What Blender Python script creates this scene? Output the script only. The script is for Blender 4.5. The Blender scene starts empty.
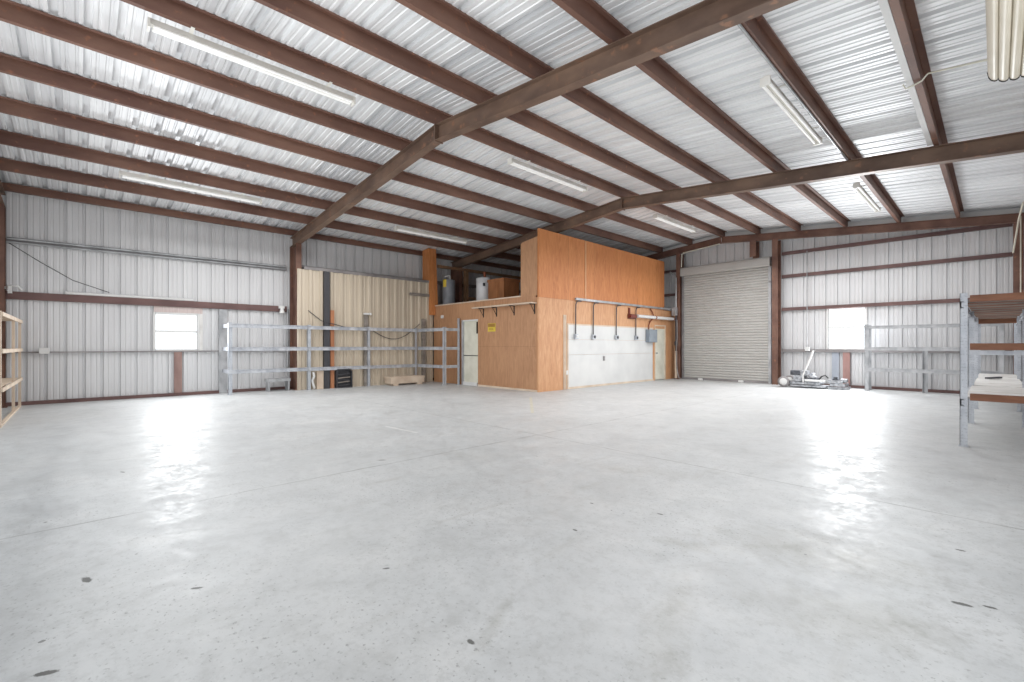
import bpy, bmesh, math, random
from mathutils import Vector, Matrix
random.seed(7)
C = bpy.context.scene.collection
sc = bpy.context.scene
PI = math.pi

# ------------------------------------------------------------------ measures
H = 1.25                       # camera height
WL, WR = -13.98, 0.80          # left / right wall planes
WF, WN = 16.585, -1.45         # far / near wall planes
RX = -6.57                     # ridge
OX, OY = -8.40, 8.93           # plywood office corner
def rb(x): return 4.75 - .0916*abs(x-RX)      # underside of rafters
def pb(x): return rb(x) + .28                 # underside of purlins
def rf(x): return rb(x) + .485                # roof sheet pans

# ------------------------------------------------------------------ mesh helpers
class MB:
    def __init__(s): s.v=[]; s.f=[]; s.sm=[]
    def add(s, vs, fs, smooth=False):
        b=len(s.v); s.v += [tuple(p) for p in vs]
        for f in fs: s.f.append(tuple(i+b for i in f)); s.sm.append(smooth)
    def box(s, a, b):
        x0,x1=sorted((a[0],b[0])); y0,y1=sorted((a[1],b[1])); z0,z1=sorted((a[2],b[2]))
        s.add([(x0,y0,z0),(x1,y0,z0),(x1,y1,z0),(x0,y1,z0),(x0,y0,z1),(x1,y0,z1),(x1,y1,z1),(x0,y1,z1)],
              [(0,3,2,1),(4,5,6,7),(0,1,5,4),(1,2,6,5),(2,3,7,6),(3,0,4,7)]); return s
    def bar(s, p, q, prof, up=(0,0,1)):
        """extrude a closed 2-D profile [(side, up)] from p to q"""
        p=Vector(p); q=Vector(q); d=(q-p).normalized(); u=Vector(up)
        side=d.cross(u).normalized(); u=side.cross(d).normalized(); n=len(prof)
        vs=[p+side*a+u*b for a,b in prof]+[q+side*a+u*b for a,b in prof]
        fs=[(i,(i+1)%n,n+(i+1)%n,n+i) for i in range(n)]
        fs+= [tuple(reversed(range(n))), tuple(range(n,2*n))]
        s.add(vs,fs); return s
    def beam(s, p, q, w, h, up=(0,0,1)):
        return s.bar(p,q,[(-w/2,-h/2),(w/2,-h/2),(w/2,h/2),(-w/2,h/2)],up)
    def tube(s, pts, r, n=10, cap=True):
        pts=[Vector(p) for p in pts]; rings=[]; ref=None
        for i,p in enumerate(pts):
            t=((pts[min(i+1,len(pts)-1)]-pts[max(i-1,0)])).normalized()
            if ref is None:
                ref=t.cross(Vector((0,0,1)))
                if ref.length<.05: ref=t.cross(Vector((1,0,0)))
                ref.normalize()
            ref=(ref-t*ref.dot(t)).normalized(); b=t.cross(ref)
            rings.append([p+(ref*math.cos(2*PI*k/n)+b*math.sin(2*PI*k/n))*r for k in range(n)])
        vs=[v for g in rings for v in g]; fs=[]
        for i in range(len(pts)-1):
            for k in range(n): fs.append((i*n+k,i*n+(k+1)%n,(i+1)*n+(k+1)%n,(i+1)*n+k))
        s.add(vs,fs,True)
        if cap: s.add(rings[0],[tuple(reversed(range(n)))]); s.add(rings[-1],[tuple(range(n))])
        return s
    def lathe(s, c, prof, n=28, axis='z'):
        vs=[];m=len(prof)
        for r,z in prof:
            for k in range(n):
                a=2*PI*k/n
                if axis=='z': vs.append((c[0]+r*math.cos(a),c[1]+r*math.sin(a),c[2]+z))
                elif axis=='y': vs.append((c[0]+r*math.cos(a),c[1]+z,c[2]+r*math.sin(a)))
                else: vs.append((c[0]+z,c[1]+r*math.cos(a),c[2]+r*math.sin(a)))
        fs=[(i*n+k,i*n+(k+1)%n,(i+1)*n+(k+1)%n,(i+1)*n+k) for i in range(m-1) for k in range(n)]
        s.add(vs,fs,True)
        s.add(vs[:n],[tuple(reversed(range(n)))]); s.add(vs[-n:],[tuple(range(n))]); return s
    def build(s, name, mat, parent=None, bevel=0, label=None):
        off=Vector(parent_world(parent)) if parent else Vector((0,0,0))
        me=bpy.data.meshes.new(name)
        me.from_pydata([tuple(Vector(p)-off) for p in s.v],[],s.f)
        for p,sm in zip(me.polygons,s.sm): p.use_smooth=sm
        bm=bmesh.new(); bm.from_mesh(me); bmesh.ops.recalc_face_normals(bm,faces=bm.faces); bm.to_mesh(me); bm.free()
        me.materials.append(mat)
        o=bpy.data.objects.new(name,me); C.objects.link(o)
        if parent: o.parent=parent
        if bevel:
            m=o.modifiers.new('bevel','BEVEL'); m.width=bevel; m.segments=2; m.limit_method='ANGLE'; m.angle_limit=.7
        if label: o['label']=label
        return o
def parent_world(o):
    p=Vector((0,0,0))
    while o is not None: p=p+o.location; o=o.parent
    return p
def thing(name, label, cat, loc=(0,0,0), group=None):
    o=bpy.data.objects.new(name,None); C.objects.link(o); o.location=loc; o.empty_display_size=.1
    o['label']=label; o['category']=cat
    if group: o['group']=group
    return o
def tag(o, label, cat, group=None):
    o['label']=label; o['category']=cat
    if group: o['group']=group
    return o
def struct(o): o['kind']='structure'; return o

# ------------------------------------------------------------------ materials
def new_mat(name):
    m=bpy.data.materials.new(name); m.use_nodes=True; nt=m.node_tree; nt.nodes.clear()
    out=nt.nodes.new('ShaderNodeOutputMaterial'); b=nt.nodes.new('ShaderNodeBsdfPrincipled')
    nt.links.new(b.outputs[0],out.inputs[0]); return m,nt,b
def lin(c):
    r=[]
    for v in c[:3]:
        v/=255.; r.append(v/12.92 if v<=.04045 else ((v+.055)/1.055)**2.4)
    return (*r,1)
class NT:
    def __init__(s,nt): s.nt=nt
    def n(s,t,**k):
        o=s.nt.nodes.new(t)
        for a,b in k.items(): setattr(o,a,b)
        return o
    def l(s,a,b): s.nt.links.new(a,b)
    def pos(s,scale=(1,1,1)):
        g=s.n('ShaderNodeNewGeometry'); m=s.n('ShaderNodeMapping'); m.inputs['Scale'].default_value=scale
        s.l(g.outputs['Position'],m.inputs['Vector']); return m.outputs[0]
    def xyz(s):
        g=s.n('ShaderNodeNewGeometry'); x=s.n('ShaderNodeSeparateXYZ'); s.l(g.outputs['Position'],x.inputs[0]); return x.outputs
    def noise(s,vec,scale,detail=4,rough=.55,dist=0):
        o=s.n('ShaderNodeTexNoise'); o.inputs['Scale'].default_value=scale; o.inputs['Detail'].default_value=detail
        o.inputs['Roughness'].default_value=rough; o.inputs['Distortion'].default_value=dist
        s.l(vec,o.inputs['Vector']); return o.outputs['Fac']
    def ramp(s,fac,stops,interp='LINEAR'):
        r=s.n('ShaderNodeValToRGB'); r.color_ramp.interpolation=interp
        e=r.color_ramp.elements
        while len(e)<len(stops): e.new(.5)
        for i,(p,c) in enumerate(stops):
            e[i].position=p; e[i].color=c if len(c)==4 else (*c,1)
        s.l(fac,r.inputs[0]); return r.outputs[0]
    def math(s,op,a,b=None,c=None,clamp=False):
        m=s.n('ShaderNodeMath',operation=op); m.use_clamp=clamp
        for i,v in enumerate((a,b,c)):
            if v is None: continue
            if isinstance(v,(int,float)): m.inputs[i].default_value=v
            else: s.l(v,m.inputs[i])
        return m.outputs[0]
    def mix(s,fac,a,b,mode='MIX'):
        m=s.n('ShaderNodeMix',data_type='RGBA',blend_type=mode)
        for i,v in ((0,fac),(6,a),(7,b)):
            if isinstance(v,(int,float)): m.inputs[i].default_value=v
            elif isinstance(v,tuple): m.inputs[i].default_value=v
            else: s.l(v,m.inputs[i])
        return m.outputs[2]
    def bump(s,h,strength=.2,dist=.01):
        b=s.n('ShaderNodeBump'); b.inputs['Strength'].default_value=strength; b.inputs['Distance'].default_value=dist
        s.l(h,b.inputs['Height']); return b.outputs[0]
def varied(name, c1, c2, scale=3, stretch=(1,1,1), rough=.6, metal=0, detail=5, lo=.35, hi=.65, bump=0, spots=None):
    m,nt,b=new_mat(name); k=NT(nt); f=k.noise(k.pos(stretch),scale,detail)
    col=k.ramp(f,[(lo,lin(c1)),(hi,lin(c2))])
    if spots:
        f2=k.noise(k.pos((1,1,1)),spots[1],6); col=k.mix(k.ramp(f2,[(spots[2],(0,0,0)),(spots[2]+.08,(1,1,1))]),col,lin(spots[0]))
    k.l(col,b.inputs['Base Color']); b.inputs['Roughness'].default_value=rough; b.inputs['Metallic'].default_value=metal
    if bump: k.l(k.bump(f,bump),b.inputs['Normal'])
    return m
def flat(name,c,rough=.5,metal=0,emit=0):
    m=varied(name,c,tuple(min(255,v*1.06) for v in c),8,rough=rough,metal=metal)
    if emit:
        b=[n for n in m.node_tree.nodes if n.type=='BSDF_PRINCIPLED'][0]
        b.inputs['Emission Color'].default_value=lin(c); b.inputs['Emission Strength'].default_value=emit
    return m
M={}
M['purlin']=varied('red oxide primed steel',(98,68,58),(128,95,80),2.2,(1,.35,1),.55,.1,6,spots=((140,96,74),9,.62))
M['purlin_far']=M['purlin']
M['rafter']=varied('weathered primed steel',(98,78,67),(128,104,88),3,(.5,1,1),.5,.15,6,spots=((140,105,84),7,.6))
M['girt']=varied('brown girt steel',(96,72,70),(118,90,86),3,(.5,.5,1),.6,.05)
M['girt_grey']=varied('grey girt steel',(128,124,124),(156,152,152),3,(.5,.5,1),.5,.2)
M['galv']=varied('galvanised steel',(168,172,180),(206,209,214),6,(1,1,.6),.42,.35,6,spots=((150,153,160),24,.63))
M['galv_dull']=varied('dusty galvanised steel',(158,160,163),(196,197,199),5,(1,1,.6),.5,.3,6)
M['conduit']=varied('zinc conduit',(150,152,154),(184,186,188),4,rough=.35,metal=.5)
M['white']=varied('white paint',(212,212,211),(224,224,222),1.5,rough=.5)
M['panel']=varied('white panel paint',(204,204,203),(216,216,214),1.2,rough=.5)
M['white_dirty']=varied('cream door paint',(206,204,188),(224,222,208),2.5,rough=.5)
M['fixture']=varied('white enamel',(218,216,208),(234,232,226),2,rough=.35)
M['cream']=varied('cream enamel',(196,188,170),(216,209,194),5,(1,.2,1),.4)
M['black']=flat('black iron',(38,36,36),.5,.3)
M['dark']=flat('dark grey steel',(70,70,74),.5,.3)
M['rubber']=flat('black rubber',(34,34,36),.8)
M['red']=flat('dark red paint',(112,50,38),.5)
M['yellow']=flat('yellow label',(206,180,66),.5)
M['ochre']=flat('ochre label band',(150,112,46),.5)
M['ink']=flat('black ink',(60,48,24),.6)
M['tankgrey']=varied('grey tank enamel',(112,114,120),(136,138,143),2,rough=.4)
M['tankwhite']=varied('white tank enamel',(206,206,208),(228,228,230),2,rough=.4)
M['cardboard']=varied('brown plywood crate',(140,90,54),(172,114,72),5,(1,1,.3),.7)
M['lumber']=varied('pale pine lumber',(198,178,158),(218,201,181),6,(.4,.4,.4),.7,bump=.1)
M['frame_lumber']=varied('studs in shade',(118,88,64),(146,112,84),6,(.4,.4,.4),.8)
M['redboard']=varied('red-brown stained board',(112,70,50),(146,100,74),7,(.3,1.5,2),.6,bump=.15)
M['whiteply']=varied('pale worn plywood',(206,204,200),(230,229,226),3,(.6,1,1),.6,spots=((176,168,156),4,.66))
M['greywood']=varied('weathered grey lumber',(120,112,106),(150,142,134),6,(.4,.4,1),.8)
M['machine']=varied('dull aluminium',(120,123,128),(186,188,192),14,rough=.4,metal=.4)
M['machine_dark']=varied('greasy castings',(56,58,64),(98,100,106),14,rough=.5,metal=.3)
M['copper']=flat('rust pipe',(134,74,50),.5,.2)

def wall_mat(name,c1,c2,dirt,metal=.15):
    m,nt,b=new_mat(name); k=NT(nt)
    f=k.noise(k.pos((1,1,.06)),9,5); f2=k.noise(k.pos((1,1,.5)),.8,4)
    col=k.ramp(f,[(.3,lin(c1)),(.7,lin(c2))])
    col=k.mix(k.math('MULTIPLY',k.ramp(f2,[(.45,(0,0,0)),(.75,(1,1,1))]),.45),col,lin(dirt))
    k.l(col,b.inputs['Base Color']); b.inputs['Roughness'].default_value=.42; b.inputs['Metallic'].default_value=metal
    return m
M['wall']=wall_mat('grey ribbed wall sheet',(208,208,209),(217,217,218),(196,195,197))
M['beige']=wall_mat('beige ribbed wall sheet',(190,177,158),(204,191,172),(168,155,138),.05)

def roof_mat():
    m,nt,b=new_mat('galvalume roof sheet'); k=NT(nt)
    f=k.noise(k.pos((.12,3.3,1)),2.4,5,.6); f2=k.noise(k.pos((.4,1,1)),.8,2,.5)
    x=k.xyz()
    panel=k.n('ShaderNodeTexWhiteNoise',noise_dimensions='1D')
    k.l(k.math('FLOOR',k.math('DIVIDE',x[1],.9)),panel.inputs['W'])
    v=k.math('ADD',k.math('MULTIPLY',f,.75),k.math('MULTIPLY',panel.outputs[0],.25))
    col=k.ramp(v,[(.3,lin((206,207,209))),(.62,lin((238,239,240)))])
    k.l(col,b.inputs['Base Color']); b.inputs['Metallic'].default_value=.3
    k.l(k.ramp(f2,[(.3,(.42,.42,.42)),(.7,(.56,.56,.56))]),b.inputs['Roughness'])
    k.l(k.bump(k.noise(k.pos((.25,1.6,1)),1.2,2),.08,.02),b.inputs['Normal'])
    return m
M['roof']=roof_mat()

def ply_mat(name,c1,c2,c3,seam_axis,seam0,hseams=()):
    m,nt,b=new_mat(name); k=NT(nt); x=k.xyz()
    f=k.noise(k.pos((2.6,2.6,.42)),4.2,6,.62,1.6); f2=k.noise(k.pos((1,1,.6)),.9,4)
    col=k.ramp(f,[(.28,lin(c1)),(.5,lin(c2)),(.74,lin(c3))])
    panel=k.n('ShaderNodeTexWhiteNoise',noise_dimensions='1D')
    u=k.math('DIVIDE',k.math('SUBTRACT',x[seam_axis],seam0),1.22)
    k.l(k.math('FLOOR',u),panel.inputs['W'])
    col=k.mix(k.math('MULTIPLY',panel.outputs[0],.28),col,lin(c1))
    col=k.mix(k.math('MULTIPLY',k.ramp(f2,[(.4,(0,0,0)),(.7,(1,1,1))]),.3),col,lin(c3))
    fr=k.math('FRACT',u); seam=k.math('LESS_THAN',k.math('MINIMUM',fr,k.math('SUBTRACT',1,fr)),.0055)
    for z in hseams: seam=k.math('MAXIMUM',seam,k.math('LESS_THAN',k.math('ABSOLUTE',k.math('SUBTRACT',x[2],z)),.006))
    col=k.mix(k.math('MULTIPLY',seam,.3),col,lin((104,64,38)))
    k.l(col,b.inputs['Base Color']); b.inputs['Roughness'].default_value=.55
    k.l(k.bump(f,.06),b.inputs['Normal']); return m
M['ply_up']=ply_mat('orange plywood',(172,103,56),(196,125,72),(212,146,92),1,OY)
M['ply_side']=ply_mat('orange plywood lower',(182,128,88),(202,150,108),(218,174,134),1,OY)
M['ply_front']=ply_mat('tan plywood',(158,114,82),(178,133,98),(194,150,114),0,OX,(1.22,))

def floor_mat():
    m,nt,b=new_mat('worn sealed concrete'); k=NT(nt); x=k.xyz(); P=k.pos((1,1,1))
    big=k.noise(P,.33,6,.6,.4); mid=k.noise(P,1.6,9,.66,.6); fine=k.noise(P,15,9,.8); mott=k.noise(P,5,6,.65,.3)
    col=k.ramp(mid,[(.28,lin((181,183,184))),(.5,lin((195,197,198))),(.72,lin((206,207,207)))])
    col=k.mix(k.math('MULTIPLY',k.ramp(big,[(.35,(0,0,0)),(.75,(1,1,1))]),.45),col,lin((172,173,171)))
    col=k.mix(k.math('MULTIPLY',k.ramp(fine,[(.3,(1,1,1)),(.52,(0,0,0))]),.5),col,lin((146,147,146)))
    col=k.mix(k.math('MULTIPLY',k.ramp(mott,[(.52,(0,0,0)),(.68,(1,1,1))]),.4),col,lin((166,167,166)))
    spk=k.noise(P,46,3,.6); spm=k.noise(P,.8,5,.6)
    col=k.mix(k.math('MULTIPLY',k.math('MULTIPLY',k.ramp(spk,[(.6,(0,0,0)),(.68,(1,1,1))]),k.ramp(spm,[(.4,(.15,.15,.15)),(.58,(1,1,1))])),.6),col,lin((112,113,112)))
    # long drag scuffs
    sc1=k.noise(k.pos((2.5,.35,1)),2.2,5,.6,.3)
    col=k.mix(k.math('MULTIPLY',k.ramp(sc1,[(.6,(0,0,0)),(.74,(1,1,1))]),.3),col,lin((158,156,150)))
    # oily patches near the right front
    def blob(cx,cy,rx,ry,rot=0,soft=.6,dist=.5):
        dx=k.math('SUBTRACT',x[0],cx); dy=k.math('SUBTRACT',x[1],cy)
        c_,s_=math.cos(rot),math.sin(rot)
        u=k.math('DIVIDE',k.math('ADD',k.math('MULTIPLY',dx,c_),k.math('MULTIPLY',dy,s_)),rx)
        v=k.math('DIVIDE',k.math('SUBTRACT',k.math('MULTIPLY',dy,c_),k.math('MULTIPLY',dx,s_)),ry)
        r=k.math('SQRT',k.math('ADD',k.math('MULTIPLY',u,u),k.math('MULTIPLY',v,v)))
        r=k.math('ADD',r,k.math('MULTIPLY',k.math('SUBTRACT',fine,.5),dist*2.2))
        return k.ramp(r,[(1-soft,(1,1,1)),(1,(0,0,0))])
    for a,st in (((-.75,3.25,.75,.4,.3),.6),((-1.35,2.75,.22,.10,.2),.55),((-.45,2.6,.55,.28,.6),.5),((-1.0,1.9,.14,.7,.35),.4),((-1.55,1.35,.05,.3,.5),.45),((-2.4,4.1,.6,.25,.4),.3),((-4.2,3.2,.5,.2,.2),.3)):
        col=k.mix(k.math('MULTIPLY',k.math('MULTIPLY',blob(*a,soft=.95,dist=.8),st*.95),k.ramp(mott,[(.3,(.3,.3,.3)),(.65,(1,1,1))])),col,lin((136,134,124)))
    # pits and chips
    vor=k.n('ShaderNodeTexVoronoi'); vor.inputs['Scale'].default_value=6.5; vor.inputs['Randomness'].default_value=1; k.l(P,vor.inputs['Vector'])
    sel=k.n('ShaderNodeSeparateColor'); k.l(vor.outputs['Color'],sel.inputs[0])
    rad=k.math('MULTIPLY',k.math('POWER',sel.outputs[0],5),.075)
    pit=k.math('LESS_THAN',k.math('ADD',vor.outputs['Distance'],k.math('MULTIPLY',k.math('SUBTRACT',fine,.5),.12)),rad)
    pit=k.math('MULTIPLY',pit,k.math('GREATER_THAN',spm,.46))
    col=k.mix(k.math('MULTIPLY',pit,.7),col,lin((92,92,90)))
    for a in ((-3.33,.03,.055,.02,.3),(-2.49,-.09,.045,.016,1.1),(-.11,3.1,.045,.02,.2),(-.02,3.16,.03,.012,.2),(-1.71,3.13,.028,.014),(-5.93,.31,.04,.014,.4),(-4.6,2.4,.05,.015,.9),(-2.83,.44,.035,.012,1),(-1.52,1.2,.025,.014),(-.15,3.91,.03,.012),(-1.96,2.44,.022,.012),(-2.35,1.25,.026,.012,1),(-2.2,2.95,.02,.01),(-1.2,.75,.02,.01)):
        col=k.mix(k.math('MULTIPLY',blob(*a,soft=.3,dist=1.0),.85),col,lin((66,66,62)))
    # sawn joints
    wob=k.math('MULTIPLY',k.math('SUBTRACT',k.noise(P,2,3),.5),.05)
    for ax,p in ((0,-4.41),(1,4.66)):
        d=k.math('ABSOLUTE',k.math('ADD',k.math('SUBTRACT',x[ax],p),wob))
        j=k.math('LESS_THAN',d,.011)
        col=k.mix(k.math('MULTIPLY',j,k.ramp(k.noise(P,3,4),[(.38,(.08,.08,.08)),(.6,(.6,.6,.6))])),col,lin((112,112,110)))
    # worn marking lines
    def stripe(x0,y0,x1,y1,w,colr,st):
        nonlocal col
        L=math.hypot(x1-x0,y1-y0); ux,uy=(x1-x0)/L,(y1-y0)/L
        dx=k.math('SUBTRACT',x[0],x0); dy=k.math('SUBTRACT',x[1],y0)
        t=k.math('ADD',k.math('MULTIPLY',dx,ux),k.math('MULTIPLY',dy,uy)); n=k.math('SUBTRACT',k.math('MULTIPLY',dy,ux),k.math('MULTIPLY',dx,uy))
        q=k.math('MULTIPLY',k.math('LESS_THAN',k.math('ABSOLUTE',n),w),k.math('MULTIPLY',k.math('GREATER_THAN',t,0),k.math('LESS_THAN',t,L)))
        col=k.mix(k.math('MULTIPLY',q,st),col,lin(colr))
    stripe(-7.7,7.9,-5.9,6.1,.03,(206,200,168),.45)
    stripe(-6.5,3.45,-5.7,3.52,.022,(226,226,224),.6)
    k.l(col,b.inputs['Base Color'])
    rgh=k.math('ADD',k.math('MULTIPLY',k.noise(P,3.2,9,.75,.3),.4),k.math('MULTIPLY',fine,.4))
    k.l(k.ramp(rgh,[(.33,(.34,.34,.34)),(.46,(.64,.64,.64))]),b.inputs['Roughness'])
    b.inputs['Specular IOR Level'].default_value=.4
    k.l(k.bump(fine,.06,.008),b.inputs['Normal'])
    return m
M['floor']=floor_mat()

def door_mat():
    m,nt,b=new_mat('grey roll door slats'); k=NT(nt); x=k.xyz()
    f=k.noise(k.pos((.4,1,3)),3,5)
    col=k.ramp(f,[(.3,lin((178,176,172))),(.7,lin((188,186,182)))])
    k.l(col,b.inputs['Base Color']); b.inputs['Roughness'].default_value=.7; return m
M['rolldoor']=door_mat()

def post_mat():
    m,nt,b=new_mat('slotted galvanised post'); k=NT(nt); x=k.xyz()
    f=k.noise(k.pos((1,1,.6)),8,6)
    col=k.ramp(f,[(.35,lin((176,181,189))),(.65,lin((198,202,208)))])
    z=k.math('FRACT',k.math('DIVIDE',x[2],.04)); hz=k.math('LESS_THAN',k.math('ABSOLUTE',k.math('SUBTRACT',z,.5)),.22)
    nm=k.noise(k.pos((60,60,60)),1,1)
    col=k.mix(k.math('MULTIPLY',k.math('MULTIPLY',hz,k.math('GREATER_THAN',nm,.56)),.3),col,lin((116,120,128)))
    k.l(col,b.inputs['Base Color']); b.inputs['Roughness'].default_value=.42; b.inputs['Metallic'].default_value=.35; return m
M['post']=post_mat()

def glass_mat():
    m=bpy.data.materials.new('window glass'); m.use_nodes=True; nt=m.node_tree; nt.nodes.clear(); k=NT(nt)
    out=k.n('ShaderNodeOutputMaterial'); t=k.n('ShaderNodeBsdfTransparent'); g=k.n('ShaderNodeBsdfGlossy'); g.inputs['Roughness'].default_value=.02
    f=k.n('ShaderNodeFresnel'); f.inputs['IOR'].default_value=1.45
    mx=k.n('ShaderNodeMixShader'); k.l(f.outputs[0],mx.inputs[0]); k.l(t.outputs[0],mx.inputs[1]); k.l(g.outputs[0],mx.inputs[2]); k.l(mx.outputs[0],out.inputs[0])
    return m
M['glass']=glass_mat()

def tube_mat():
    m,nt,b=new_mat('fluorescent tube'); k=NT(nt)
    f=k.noise(k.pos(),3,2); k.l(k.ramp(f,[(.3,lin((240,240,238))),(.7,lin((250,250,248)))]),b.inputs['Base Color'])
    b.inputs['Roughness'].default_value=.3; b.inputs['Emission Color'].default_value=(1,.98,.95,1); b.inputs['Emission Strength'].default_value=.12; return m
M['tube']=tube_mat()

# ------------------------------------------------------------------ room shell
RIB=[(-.029,0),(-.021,.042),(.021,.042),(.029,0),(.085,0),(.094,.006),(.110,.006),(.119,0),(.181,0),(.190,.006),(.206,.006),(.215,0)]
ROOF=[(-.044,0),(-.034,.052),(.034,.052),(.044,0),(.082,0),(.092,.009),(.110,.009),(.120,0),(.180,0),(.190,.009),(.208,.009),(.218,0)]
FIN=[(-.06,0),(-.035,.04),(.035,.04),(.06,0),(.12,0),(.13,.008),(.15,.008),(.16,0)]
def rib_list(u0,u1,phase,extra=(),RIB=RIB):
    pts=[]; n0=int((u0-phase)/.3)-2; n1=int((u1-phase)/.3)+2
    for n in range(n0,n1+1):
        for a,d in RIB: pts.append((phase+n*.3+a,d))
    pts.sort()
    def dep(u):
        for (a,da),(b,db) in zip(pts,pts[1:]):
            if a<=u<=b: return da+(db-da)*(u-a)/(b-a) if b>a else da
        return 0
    us=sorted({round(u,4) for u,_ in pts if u0<u<u1}|{u0,u1}|{e for e in extra if u0<e<u1})
    return [(u,dep(u)) for u in us]
def corr(mb, axis, plane, out, u0,u1, zlo, zhi, phase, extra=(), RIB=RIB):
    """ribbed sheet in a vertical plane; ribs are pressed outward"""
    zl=zlo if callable(zlo) else (lambda u:zlo); zh=zhi if callable(zhi) else (lambda u:zhi)
    vs=[];fs=[]
    L=rib_list(u0,u1,phase,extra,RIB)
    for u,d in L:
        for z in (zl(u),zh(u)):
            vs.append((plane+out*d,u,z) if axis=='x' else (u,plane+out*d,z))
    for i in range(len(L)-1): fs.append((2*i,2*i+2,2*i+3,2*i+1))
    mb.add(vs,fs)

f=MB(); f.box((WL-.3,WN-.3,-.2),(WR+.3,WF+.3,0)); struct(f.build('floor',M['floor']))

# roof: one gabled sheet, ribs run down the slope
r=MB(); L=rib_list(WN-.25,WF+.12,-.82,(),ROOF); vs=[];fs=[]
xs=[WL-.2,-10.3,RX,-2.9,WR+.2]
for u,d in L:
    for x in xs: vs.append((x,u,rf(x)+d))
n=len(xs)
for i in range(len(L)-1):
    for j in range(n-1): fs.append((i*n+j,i*n+j+1,(i+1)*n+j+1,(i+1)*n+j))
r.add(vs,fs); struct(r.build('ceiling',M['roof']))

PL=WL-.07                       # left sheet stands behind its girts
WY0,WY1,WZ0,WZ1=1.335,2.205,1.145,2.03
w=MB(); top=rf(WL)+.02
corr(w,'x',PL,-1,WN-.1,WY0-.03,0,top,-.82); corr(w,'x',PL,-1,WY1+.03,WF+.1,0,top,-.82)
corr(w,'x',PL,-1,WY0-.03,WY1+.03,0,WZ0-.03,-.82); corr(w,'x',PL,-1,WY0-.03,WY1+.03,WZ1+.03,top,-.82)
struct(w.build('wall_left',M['wall']))
PF=WF+.07
DX0,DX1,DZ=-8.02,-5.08,3.86     # roll door opening
VX0,VX1,VZ0,VZ1=-3.53,-2.60,1.15,2.37
w=MB(); gz=lambda u: rf(u)+.03
corr(w,'y',PF,1,WL-.1,DX0,0,gz,-4.47); corr(w,'y',PF,1,DX0,DX1,DZ,gz,-4.47,(RX,))
corr(w,'y',PF,1,DX1,VX0-.03,0,gz,-4.47); corr(w,'y',PF,1,VX1+.03,WR+.1,0,gz,-4.47)
corr(w,'y',PF,1,VX0-.03,VX1+.03,0,VZ0-.03,-4.47); corr(w,'y',PF,1,VX0-.03,VX1+.03,VZ1+.03,gz,-4.47)
struct(w.build('wall_far',M['wall']))
# right and near walls, each with an added opening out of view to let light in
w=MB(); top=rf(WR)+.02
corr(w,'x',WR+.07,1,WN-.1,WF+.1,3.2,top,-.82); corr(w,'x',WR+.07,1,WN-.1,.6,0,3.2,-.82); corr(w,'x',WR+.07,1,5.6,WF+.1,0,3.2,-.82)
struct(w.build('wall_right',M['wall']))
w=MB()
corr(w,'y',WN-.07,-1,WL-.1,-9.2,0,gz,-4.47); corr(w,'y',WN-.07,-1,-9.2,-1.2,3.9,gz,-4.47,(RX,)); corr(w,'y',WN-.07,-1,-1.2,WR+.1,0,gz,-4.47)
struct(w.build('wall_near',M['wall']))

# base angles
b=MB(); b.box((WL-.05,WN,0),(WL+.02,4.5,.075)); b.box((WL-.05,4.75,0),(WL+.02,WF,.075)); struct(b.build('baseboard_left',M['girt']))
b=MB(); b.box((WL,WF-.02,0),(DX0-.1,WF+.05,.075)); b.box((DX1+.2,WF-.02,0),(WR,WF+.05,.075)); struct(b.build('baseboard_far',M['girt']))
# white strip standing in for the bright light along the far gable top
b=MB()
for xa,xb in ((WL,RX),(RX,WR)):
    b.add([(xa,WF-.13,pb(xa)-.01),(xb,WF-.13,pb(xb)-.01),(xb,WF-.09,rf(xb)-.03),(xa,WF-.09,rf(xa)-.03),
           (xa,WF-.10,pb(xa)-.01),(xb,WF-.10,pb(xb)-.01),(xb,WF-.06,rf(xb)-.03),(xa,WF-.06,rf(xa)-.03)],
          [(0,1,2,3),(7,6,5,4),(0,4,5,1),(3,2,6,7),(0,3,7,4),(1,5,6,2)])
struct(b.build('lit_gable_edge',M['white']))

# ------------------------------------------------------------------ windows
def window(name, axis, plane, inn, u0,u1,z0,z1, rail):
    def bx(mb,ua,ub,za,zb,d0,d1):
        if axis=='x': mb.box((plane+inn*d0,ua,za),(plane+inn*d1,ub,zb))
        else: mb.box((ua,plane+inn*d0,za),(ub,plane+inn*d1,zb))
    g=MB(); t=.035
    for a in ((u0-t,u0+.012,z0-t,z1+t),(u1-.012,u1+t,z0-t,z1+t),(u0,u1,z0-t,z0+.012),(u0,u1,z1-.012,z1+t)): bx(g,*a,-.06,.05)
    root=struct(g.build(name,M['white']))
    k=MB(); bx(k,u0+.01,u1-.01,rail-.022,rail+.022,-.03,.02); k.build('meeting_rail',M['white'],root)
    for za,zb,dd in ((z0+.01,rail-.018,0),(rail+.018,z1-.01,-.02)):
        k=MB(); bx(k,u0+.01,u1-.01,za,zb,dd-.004,dd); k.build('pane',M['glass'],root)
    return root
window('window_1','x',PL,1,WY0,WY1,WZ0,WZ1,1.60)
window('window_2','y',PF,-1,VX0,VX1,VZ0,VZ1,1.80)
# framed trims of the left window: pale pink header sheet and right jamb
b=MB(); b.box((PL+.005,WY0-.02,WZ1+.035),(PL+.03,WY1+.1,2.33)); b.build
tr=b.build('trim_2',varied('pinkish header board',(196,180,176),(214,200,196),10,(1,4,.3),.6)); struct(tr)
b=MB(); b.box((PL+.005,WY1+.035,1.10),(PL+.06,WY1+.1,WZ1+.033)); struct(b.build('trim_3',M['whiteply']))

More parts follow.
